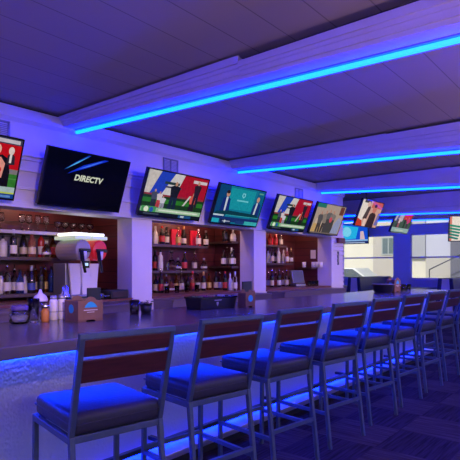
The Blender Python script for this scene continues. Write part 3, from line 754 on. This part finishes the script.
# ------------------------------------------------------------------ slush machine
yS = 3.27
sm = thing('slush_machine', 'two tank slush machine with a clear and a red tank in the left alcove', 'drink machine', (-4.80, yS, .955))
MB().box(-.26, .10, -.21, .21, 0, .06).box(-.26, -.02, -.21, .21, .06, .40).build('base', M['grey'], sm, .008)
for s, nm, m_ in ((-1, 'tank', M['tank']), (1, 'tank', M['redplastic'])):
    c = s * .107
    tk = MB()
    # rounded barrel of a tank
    sec = [(c + .098 * math.cos(t) * 1.0, .545 + .115 * math.sin(t)) for t in [2 * PI * k / 20 for k in range(20)]]
    sec = [(max(c - .098, min(c + .098, p[0] * 1.0)), p[1]) for p in sec]
    tk.prism(sec, 'x', -.24, .17)
    t_o = tk.build(nm, m_, sm, .02, 3)
    MB().box(-.24, .165, c - .103, c + .103, .66, .70).build('lid', M['lidlow'], t_o, .008)
    MB().box(-.20, .13, c - .088, c + .088, .704, .735).build('lit_lid_top', M['cool'], t_o, .008)
    fp = MB().prism([(c - .05, .03), (c + .05, .03), (c + .085, .40), (c - .085, .40)], 'x', .0, .03)
    fp.build('front_panel', M['white'], sm, .006)
    hd = MB().box(.165, .20, c - .06, c + .075, .52, .56).bar((.195, c - .045, .54), (.235, c - .055, .42), .040, .024).bar((.235, c - .055, .43), (.23, c - .02, .30), .034, .020)
    hd.build('tap_handle', M['satin'], sm, .006)
    MB().lathe([(.02, 0), (.024, .09)], (.185, c, .44), 14).build('spout', M['white'], sm)
MB().prism([(-.04, .02), (.04, .02), (.055, .46), (-.055, .46)], 'x', .03, .055).build('centre_panel', M['white'], sm, .006)
dp = MB().box(.055, .062, -.042, .042, .35, .43).build('display', M['satin'], sm)
MB().box(.062, .0635, -.025, .025, .375, .405).build('lit_readout', mat('pale_cyan_readout', (.5, .7, .8), .4, emit=(.5, .8, 1), es=.7), dp)
MB().box(.06, .22, -.20, .20, .03, .05).build('drip_tray', M['chrome'], sm, .005)

# black service box right of the slush machine
o = thing('service_box', 'black box low at the right end of the left alcove', 'box', (-4.70, 3.625, .955))
MB().box(-.1, .1, -.12, .12, 0, .10).build('casing', M['black'], o, .006)
MB().box(.1, .104, -.1, .1, .02, .08).build('door', M['shelf'], o)

# ------------------------------------------------------------------ things on the bar
ZB = .975
def bar_thing(name, label, cat, x, y, rz=0): return thing(name, label, cat, (x, y, ZB), (0, 0, rz))
j = bar_thing('storage_jar', 'wide glass jar with a violet lid at the left of the bar', 'jar', -2.90, 1.53)
MB().lathe([(.048, 0), (.058, .01), (.06, .055), (.05, .072), (.046, .08), (.043, .08), (.05, .06), (.05, .012), (0, .008)], n=24).build('glass_body', M['clear'], j)
MB().lathe([(.0, .010), (.048, .012), (.05, .04), (0, .042)], n=24).build('contents', mat('pale_contents', (.45, .42, .5), .6, noise=.2, nscale=60), j)
MB().lathe([(.050, .08), (.052, .084), (.052, .105), (.047, .112), (0, .114)], n=24).build('lid', M['purpleliq'], j)
j = bar_thing('sugar_pourer', 'glass shaker with a white cone top behind the amber sauce bottle', 'shaker', -2.985, 1.715)
MB().lathe([(.036, 0), (.040, .008), (.040, .11), (.036, .12)], n=20).build('glass_body', M['clear'], j)
MB().lathe([(.047, .12), (.048, .13), (.036, .155), (.014, .172), (.008, .195), (0, .198)], n=20).build('cone_top', mat('pale_violet_plastic', (.55, .50, .75), .4), j)
j = bar_thing('sauce_bottle', 'small amber sauce bottle with a metal cap on the bar', 'bottle', -2.875, 1.685)
MB().lathe([(.022, 0), (.025, .005), (.025, .06), (.018, .078), (.016, .085)], n=16).build('glass_body', mat('amber_sauce', (.45, .17, .04), .15), j)
MB().lathe([(.025, .085), (.026, .10), (.022, .105), (0, .106)], n=16).build('cap', M['chrome'], j)
for i, (x, y) in enumerate(((-2.93, 1.775), (-2.93, 1.835))):
    j = bar_thing('squeeze_bottle', ['left white squeeze bottle with grey cap beside the dark bin', 'right white squeeze bottle with grey cap against the dark bin'][i], 'bottle', x, y)
    j['group'] = 'white squeeze bottles'
    MB().lathe([(.024, 0), (.027, .006), (.027, .115), (.024, .128), (.020, .133)], n=20).build('plastic_body', mat('white_squeeze_%s' % 'ab'[i], (.60, .58, .62), .4), j)
    MB().lathe([(.0275, .05), (.0275, .056)], n=20, cap=False).build('band', M['grey'], j)
    MB().lathe([(.022, .133), (.023, .14), (.021, .158), (0, .16)], n=16).build('cap', M['grey'], j)
j = bar_thing('cocktail_shaker', 'tall steel cocktail shaker behind the squeeze bottles', 'shaker', -2.985, 1.895)
MB().lathe([(.030, 0), (.040, .12), (.040, .125)], n=20).build('cup', M['chrome'], j)
MB().lathe([(.040, .125), (.034, .15), (.022, .17), (.020, .215), (0, .22)], n=20).build('lid', M['chrome'], j)
def caddy(label, x, y, w, d, h, rz, disc):
    k = bar_thing('cardboard_carrier', label, 'carrier', x, y, rz)
    f = [(-w / 2, 0), (-w * .2, 0), (-w * .15, .008), (w * .15, .008), (w * .2, 0), (w / 2, 0), (w / 2, h * .84), (w * .33, h * .84)]
    for q in range(9):
        t = q * PI / 8; f.append((w * .22 * math.cos(t) + 0, h * .84 + h * .16 * math.sin(t)))
    f += [(-w * .33, h * .84), (-w / 2, h * .84)]
    MB().prism(f, 'x', d / 2 - .004, d / 2).build('front_wall', M['kraft'], k)
    MB().prism(f, 'x', -d / 2, -d / 2 + .004).build('rear_wall', M['kraft'], k)
    for y_ in (-w / 2, w / 2 - .004): MB().box(-d / 2 + .004, d / 2 - .004, y_, y_ + .004, 0, h * .82).build('side_wall', M['kraft'], k)
    if not disc:
        MB().box(-d / 2 + .01, d / 2 - .008, -w / 2 + .008, w / 2 - .008, .014, h * .80).build('napkins', M['satin'], k, .004)
        MB().prism([(.0 + .032 * math.cos(t), h * .5 + .028 * math.sin(t)) for t in [2 * PI * q / 20 for q in range(20)]], 'y', -w / 2 - .0012, -w / 2 - .0002).build('side_emblem', M['teal'], k)
    MB().box(-d / 2, d / 2, -w / 2, w / 2, .008, .012).box(-.003, .003, -w / 2, w / 2, .01, h * .7).build('divider', M['kraft'], k)
    fx_ = d / 2 + .0005
    e = MB()
    if disc:
        e.prism([(w * .24 * math.cos(t), h * .50 + w * .24 * math.sin(t)) for t in [2 * PI * q / 24 for q in range(24)]], 'x', fx_, fx_ + .001)
    else:
        e.prism([(-w * .25, h * .56), (w * .27, h * .56), (w * .2, h * .68), (w * .1, h * .77), (0, h * .80), (-w * .1, h * .76), (-w * .2, h * .66)], 'x', fx_, fx_ + .001)
    e.build('emblem', M['teal'], k)
    MB().box(fx_, fx_ + .001, -w * .28, w * .28, h * .44, h * .475).box(fx_, fx_ + .001, -w * .15, w * .15, h * .36, h * .385).build('printed_lines', M['pale'], k) if not disc else None
    return k
caddy('large brown cardboard carrier with a teal dome emblem at the left', -2.76, 1.885, .17, .18, .155, R(-6), False)
caddy('small brown cardboard carrier with a round teal emblem beside the black tray', -2.60, 3.395, .118, .09, .15, R(-6), True)
caddy('distant brown cardboard carrier beside the black bowl', -2.62, 6.74, .17, .12, .20, R(-6), False)
j = bar_thing('menu_holder', 'black menu block rising behind the large cardboard carrier', 'menu holder', -2.87, 2.04)
MB().box(-.03, .03, -.05, .05, 0, .02).build('base', M['satin'], j)
MB().box(-.008, .008, -.05, .05, .02, .20).build('panel', M['black'], j)
j = bar_thing('menu_holder', 'black menu board behind the small cardboard carrier', 'menu holder', -2.67, 3.49)
MB().box(-.03, .03, -.05, .05, 0, .02).build('base', M['satin'], j)
MB().box(-.008, .008, -.062, .062, .02, .215).build('panel', M['black'], j)
j = bar_thing('napkin_pot', 'dark pot of leafy garnish on the bar beside the tumblers', 'pot', -2.80, 2.445)
MB().lathe([(.035, 0), (.045, .07), (.042, .07), (.033, .008), (0, .008)], n=18).build('pot', M['black'], j)
lf = MB()
for k in range(16):
    t = k * 2.4; r_ = .012 + .026 * random.random(); z = .055 + .03 * random.random()
    lf.add([(r_ * math.cos(t), r_ * math.sin(t), z), ((r_ + .02) * math.cos(t + .3), (r_ + .02) * math.sin(t + .3), z + .012), ((r_ + .03) * math.cos(t), (r_ + .03) * math.sin(t), z + .006), ((r_ + .02) * math.cos(t - .3), (r_ + .02) * math.sin(t - .3), z + .012)], [(0, 1, 2, 3)])
lf.build('garnish', M['green'], j)
# black garnish tray
j = bar_thing('garnish_tray', 'long black garnish tray with open compartments on the bar', 'tray', -2.75, 3.115, R(-4))
MB().hexa([(-.09, -.20, 0), (.075, -.20, 0), (-.09, .20, 0), (.075, .20, 0), (-.10, -.21, .09), (.09, -.21, .09), (-.10, .21, .09), (.09, .21, .09)]).build('tray_body', M['black'], j, .006)
MB().box(-.105, .095, -.215, -.20, .085, .10).box(-.105, .095, .20, .215, .085, .10).box(-.105, -.09, -.215, .215, .085, .10).box(.08, .095, -.215, .215, .085, .10).build('rim', M['satin'], j, .003)
gm = [mat('pale_garnish_' + n, c, .5) for n, c in (('lime', (.16, .24, .08)), ('cherry', (.25, .03, .05)), ('lemon', (.35, .30, .08)), ('straw', (.35, .35, .45)))]
for k in range(4):
    y = -.152 + k * .101
    ins = MB().box(-.085, .075, y - .045, y + .045, .0905, .095).build('insert', mat('dark_blue_insert_%s' % 'abcd'[k], (.05, .05, .12), .2), j)
    gp = MB()
    for q in range(7):
        gp.lathe([(.0, -.006), (.010, -.004), (.013, 0), (.010, .004), (0, .006)], (-.065 + .13 * random.random(), y - .03 + .06 * random.random(), .0985), 8)
    tag(gp.build('garnish', gm[k], ins), kind='stuff')
MB().prism([(-.03, .04), (-.02, .022), (-.008, .04), (-.008, .056), (-.03, .056)], 'x', .0865, .0885).build('emblem', M['pale'], j)
MB().box(.088, .0905, -.055, .025, .068, .074).build('printed_line', M['pale'], j)
# POS next to small carrier
j = bar_thing('black_bowl', 'shallow black bowl near the far end of the bar', 'bowl', -2.66, 6.48)
MB().lathe([(.11, 0), (.125, .02), (.135, .095), (.145, .105), (.14, .112), (.128, .098), (.11, .025), (0, .02)], n=28).build('bowl_wall', M['black'], j)
MB().lathe([(.143, .107), (.147, .110), (.142, .114), (.138, .110)], n=28).build('rim', M['grey'], j)

# ------------------------------------------------------------------ right alcove extras
j = thing('register_terminal', 'grey tilted cash register screen on the right alcove counter', 'register', (-4.95, yat(298, -4.95), .955), (0, 0, R(-25)))
MB().box(-.10, .10, -.11, .11, 0, .05).build('base', M['grey'], j, .01)
MB().hexa([(-.06, -.13, .07), (.04, -.13, .06), (-.06, .13, .07), (.04, .13, .06), (-.12, -.13, .30), (-.03, -.13, .30), (-.12, .13, .30), (-.03, .13, .30)]).build('monitor', M['grey'], j, .01)
MB().hexa([(.035, -.115, .075), (.0405, -.115, .075), (.035, .115, .075), (.0405, .115, .075), (-.03, -.115, .29), (-.0255, -.115, .29), (-.03, .115, .29), (-.0255, .115, .29)]).build('screen', mat('dim_grey_screen', (.12, .14, .13), .2), j)
for i, u in enumerate((304, 313.5, 317, 320.5)):
    j = thing('white_cup', 'white cup on the pale side shelf, %s from left' % ORD[i], 'cup', (math.tan(math.atan((u - 230) / 500) - TH) * 8.55, 8.55, 1.31), group='white cups')
    MB().lathe([(.032, 0), (.04, .005), (.042, .105), (.038, .105), (.035, .01), (0, .01)], n=16).build('cup_wall', M['white'], j)
j = thing('framed_notice', 'small pale framed notice on the side of the right alcove', 'frame', (-4.96, 8.635, 1.47))
MB().box(-.07, .07, -.012, 0, 0, .19).build('frame', M['shelf'], j)
MB().box(-.058, .058, -.0135, -.012, .012, .178).build('sheet', M['card'], j)
# dark door handle plate on the clapboard pillar
j = thing('wall_plaque', 'slim dark plaque on the white clapboard pillar', 'plaque', (XW + .018, 8.93, 1.36))
MB().box(0, .012, -.025, .025, 0, .26).build('board', M['rail'], j, .004)
MB().box(.012, .014, -.012, .012, .05, .21).build('inlay', M['grey'], j)
j = thing('sign_box', 'small dark red sign box above the clapboard pillar', 'sign', (XW + .031, 8.99, 1.785))
MB().box(0, .05, -.15, .13, 0, .10).build('casing', mat('dark_red_sign', (.16, .01, .02), .4), j, .005)
MB().box(.05, .053, -.13, .11, .015, .085).build('face', mat('dark_red_face', (.10, .008, .015), .3), j)

# ------------------------------------------------------------------ booths at the far windows
def booth(x, label):
    b = thing('booth_bench', label, 'booth', (x, 12.25, 0), group='booths by the far windows')
    MB().prism([(-.17, 0), (.17, 0), (.115, 1.03), (-.115, 1.03)], 'y', 0, .04).build('end_panel', M['lav'], b, .004)
    for s in (-1, 1):
        MB().prism([(s * .12, .45), (s * .225, .45), (s * .165, 1.05), (s * .08, 1.05)], 'y', -.02, 2.1).build('back_cushion', M['navy'], b, .012)
        MB().prism([(s * .18, .0), (s * .18, .45), (s * .62, .45), (s * .62, .36), (s * .52, .36), (s * .52, .0)], 'y', .02, 2.1).build('seat', M['navy'], b, .01)
    return b
booth(-8.1, 'navy double booth bench at the far left, half behind the wall')
booth(-5.82, 'navy double booth bench with pale end under the left far window')
booth(-3.52, 'navy double booth bench with pale end under the right far window')
for x, lb in ((-6.96, 'dark dining table between the two left far booths'), (-4.67, 'dark dining table under the pier between the far windows')):
    t = thing('booth_table', lb, 'table', (x, 13.3, 0), group='tables between the booths')
    MB().box(-.38, .38, -.9, .9, .72, .76).build('tabletop', M['table'], t, .006)
    MB().lathe([(.035, .02), (.035, .72)], (0, .3, 0), 12).build('leg', M['black'], t)
    MB().lathe([(.25, 0), (.24, .02), (.04, .03)], (0, .3, 0), 20).build('base_plate', M['black'], t)

# ------------------------------------------------------------------ outside
struct('ground', MB().box(-30, 20, YF + .2, 45, -.35, -.15), mat('pale_pavement', (.55, .54, .50), .8, noise=.06, nscale=2))
bd = thing('building', 'pale rendered building across the street outside the far windows', 'building', (-10, 24, -.15))
fm_ = MB()
fm_.box(-14, 20, 0, .5, 0, 7)
fm_.build('facade', mat('cream_render', (.66, .62, .50), .8, noise=.04, nscale=1), bd)
MB().box(-.35, 1.0, -.06, 0, 0, 7).build('cladding', mat('tan_cladding', (.46, .42, .36), .8), bd)
wf = MB().box(.10, .80, -.10, -.06, 2.05, 2.95).build('window', mat('grey_far_frame', (.35, .38, .36), .5), bd)
MB().box(.16, .42, -.11, -.10, 2.12, 2.88).box(.48, .74, -.11, -.10, 2.12, 2.88).build('pane', mat('dark_far_glass', (.12, .16, .16), .1), wf)
MB().box(1.0, 2.25, -.2, 0, 1.9, 7).build('pier', mat('grey_render', (.34, .34, .36), .8), bd)
MB().box(2.25, 3.4, -.12, 0, 1.9, 7).build('upper_panel', mat('pale_blue_render', (.46, .46, .54), .8), bd)
MB().box(2.25, 3.4, -.12, 0, 0, 1.9).build('lower_panel', mat('tan_render', (.44, .41, .36), .8), bd)
MB().box(3.4, 6.0, -.3, 0, 0, 7).build('shutter', mat('dark_shutter', (.12, .12, .15), .6), bd)
st = MB()
for k in range(8): st.box(2.7 + k * .22, 4.6, -1.0, -.3, k * .11, (k + 1) * .11)
st.build('steps', mat('pale_steps', (.42, .41, .38), .8), bd)
MB().tube([(2.7, -1.0, 0), (2.7, -1.0, 1.35), (4.4, -1.0, 2.2), (4.4, -1.0, .9)], .03).build('handrail', M['rail'], bd)
car = thing('parked_car', 'white car parked outside the left far window', 'car', (-9.9, 20.5, -.15), (0, 0, R(4)))
MB().prism([(-2.1, .32), (2.1, .32), (2.12, .75), (1.9, .95), (1.0, 1.02), (.5, 1.42), (-.9, 1.45), (-1.6, 1.05), (-2.1, .98)], 'y', -.85, .85).build('body', mat('white_car_paint', (.72, .72, .70), .25, coat=.5), car, .06, 3)
MB().prism([(.42, 1.38), (.92, 1.03), (-1.35, 1.05), (-.85, 1.40)], 'y', -.865, .865).build('window', mat('car_glass', (.10, .12, .12), .1), car)
for x in (-1.35, 1.35):
    for s in (-1, 1):
        wb = MB(); wb.prism([(x + .33 * math.cos(t), .33 + .33 * math.sin(t)) for t in [2 * PI * k / 24 for k in range(24)]], 'y', s * .78 - .1, s * .78 + .1)
        wb.build('wheel', M['black'], car)

for o in [o for o in C.objects if o.type == 'MESH']:
    if o.data.users == 1 or not o.data.get('ok'):
        fix(o); o.data['ok'] = 1

# ------------------------------------------------------------------ light
w_ = bpy.data.worlds.new('sky'); S.world = w_; w_.use_nodes = True
bg = w_.node_tree.nodes['Background']; bg.inputs[0].default_value = (.82, .9, 1, 1); bg.inputs[1].default_value = .9
def light(name, kind, loc, col, power, rot=(0, 0, 0), **k):
    l = bpy.data.lights.new(name, kind); o = bpy.data.objects.new(name, l); C.objects.link(o)
    l.color = col; l.energy = power; o.location = loc; o.rotation_euler = rot
    for a, b in k.items(): setattr(l, a, b)
    return o
light('sun', 'SUN', (0, 0, 10), (1, .95, .88), 3.6, (R(52), 0, R(-12)), angle=R(3))
# unseen fill areas added in the right wall openings
for i, (a, b) in enumerate(((-2.2, 1.2), (1.6, 5.0), (5.4, 8.8), (9.2, 12.6))):
    light('window_daylight', 'AREA', (3.15, (a + b) / 2, 1.55), (.52, .56, .88), 92, (0, R(-90), 0), shape='RECTANGLE', size=1.7, size_y=b - a)
# unseen fill lights added behind and beside the camera
light('room_lamp', 'AREA', (.6, -2.4, 2.6), (1, .66, .85), 25, (R(40), 0, R(12)), size=1.2)
for i, (x, y, e) in enumerate(((1.2, -1.6, 30), (1.9, 2.6, 26), (2.0, 6.0, 26), (1.6, 9.5, 20))):
    light('uplight_lamp', 'SPOT', (x, y, 1.25), (1, .55, .70), e * 8.5, (PI, 0, 0), spot_size=R(165), spot_blend=.5, shadow_soft_size=.16)  # unseen upward fill added to brighten the ceiling
for i, y in enumerate((.6, 3.4, 6.2, 8.6)):
    d = Vector((XW, y + 1.2, 1.22)) - Vector((.9, y, 2.5))
    light('track_spot', 'SPOT', (.9, y, 2.5), (1, .64, .60), 540, d.to_track_quat('-Z', 'Y').to_euler(), spot_size=R(36), spot_blend=1, shadow_soft_size=.08)  # added spots that brighten the pillars, no fixture in view
d = Vector((-5.3, YF, 1.7)) - Vector((-2.6, 11.0, 2.3))
light('track_spot', 'SPOT', (-2.6, 11.0, 2.3), (1, .72, .8), 200, d.to_track_quat('-Z', 'Y').to_euler(), spot_size=R(50), spot_blend=1, shadow_soft_size=.08)  # added spot that brightens the pier between the far windows
# warm puck lamps in the alcoves
for i, (y, x, e) in enumerate(((1.9, -5.0, 3), (2.9, -5.0, 3), (4.7, -5.0, 2.2), (5.5, -4.97, 4.4), (6.9, -5.0, 2), (7.9, -4.97, 4.0))):
    light('alcove_lamp', 'POINT', (x, y, 2.1), (1, .56, .42), e * 1.7, shadow_soft_size=.04)
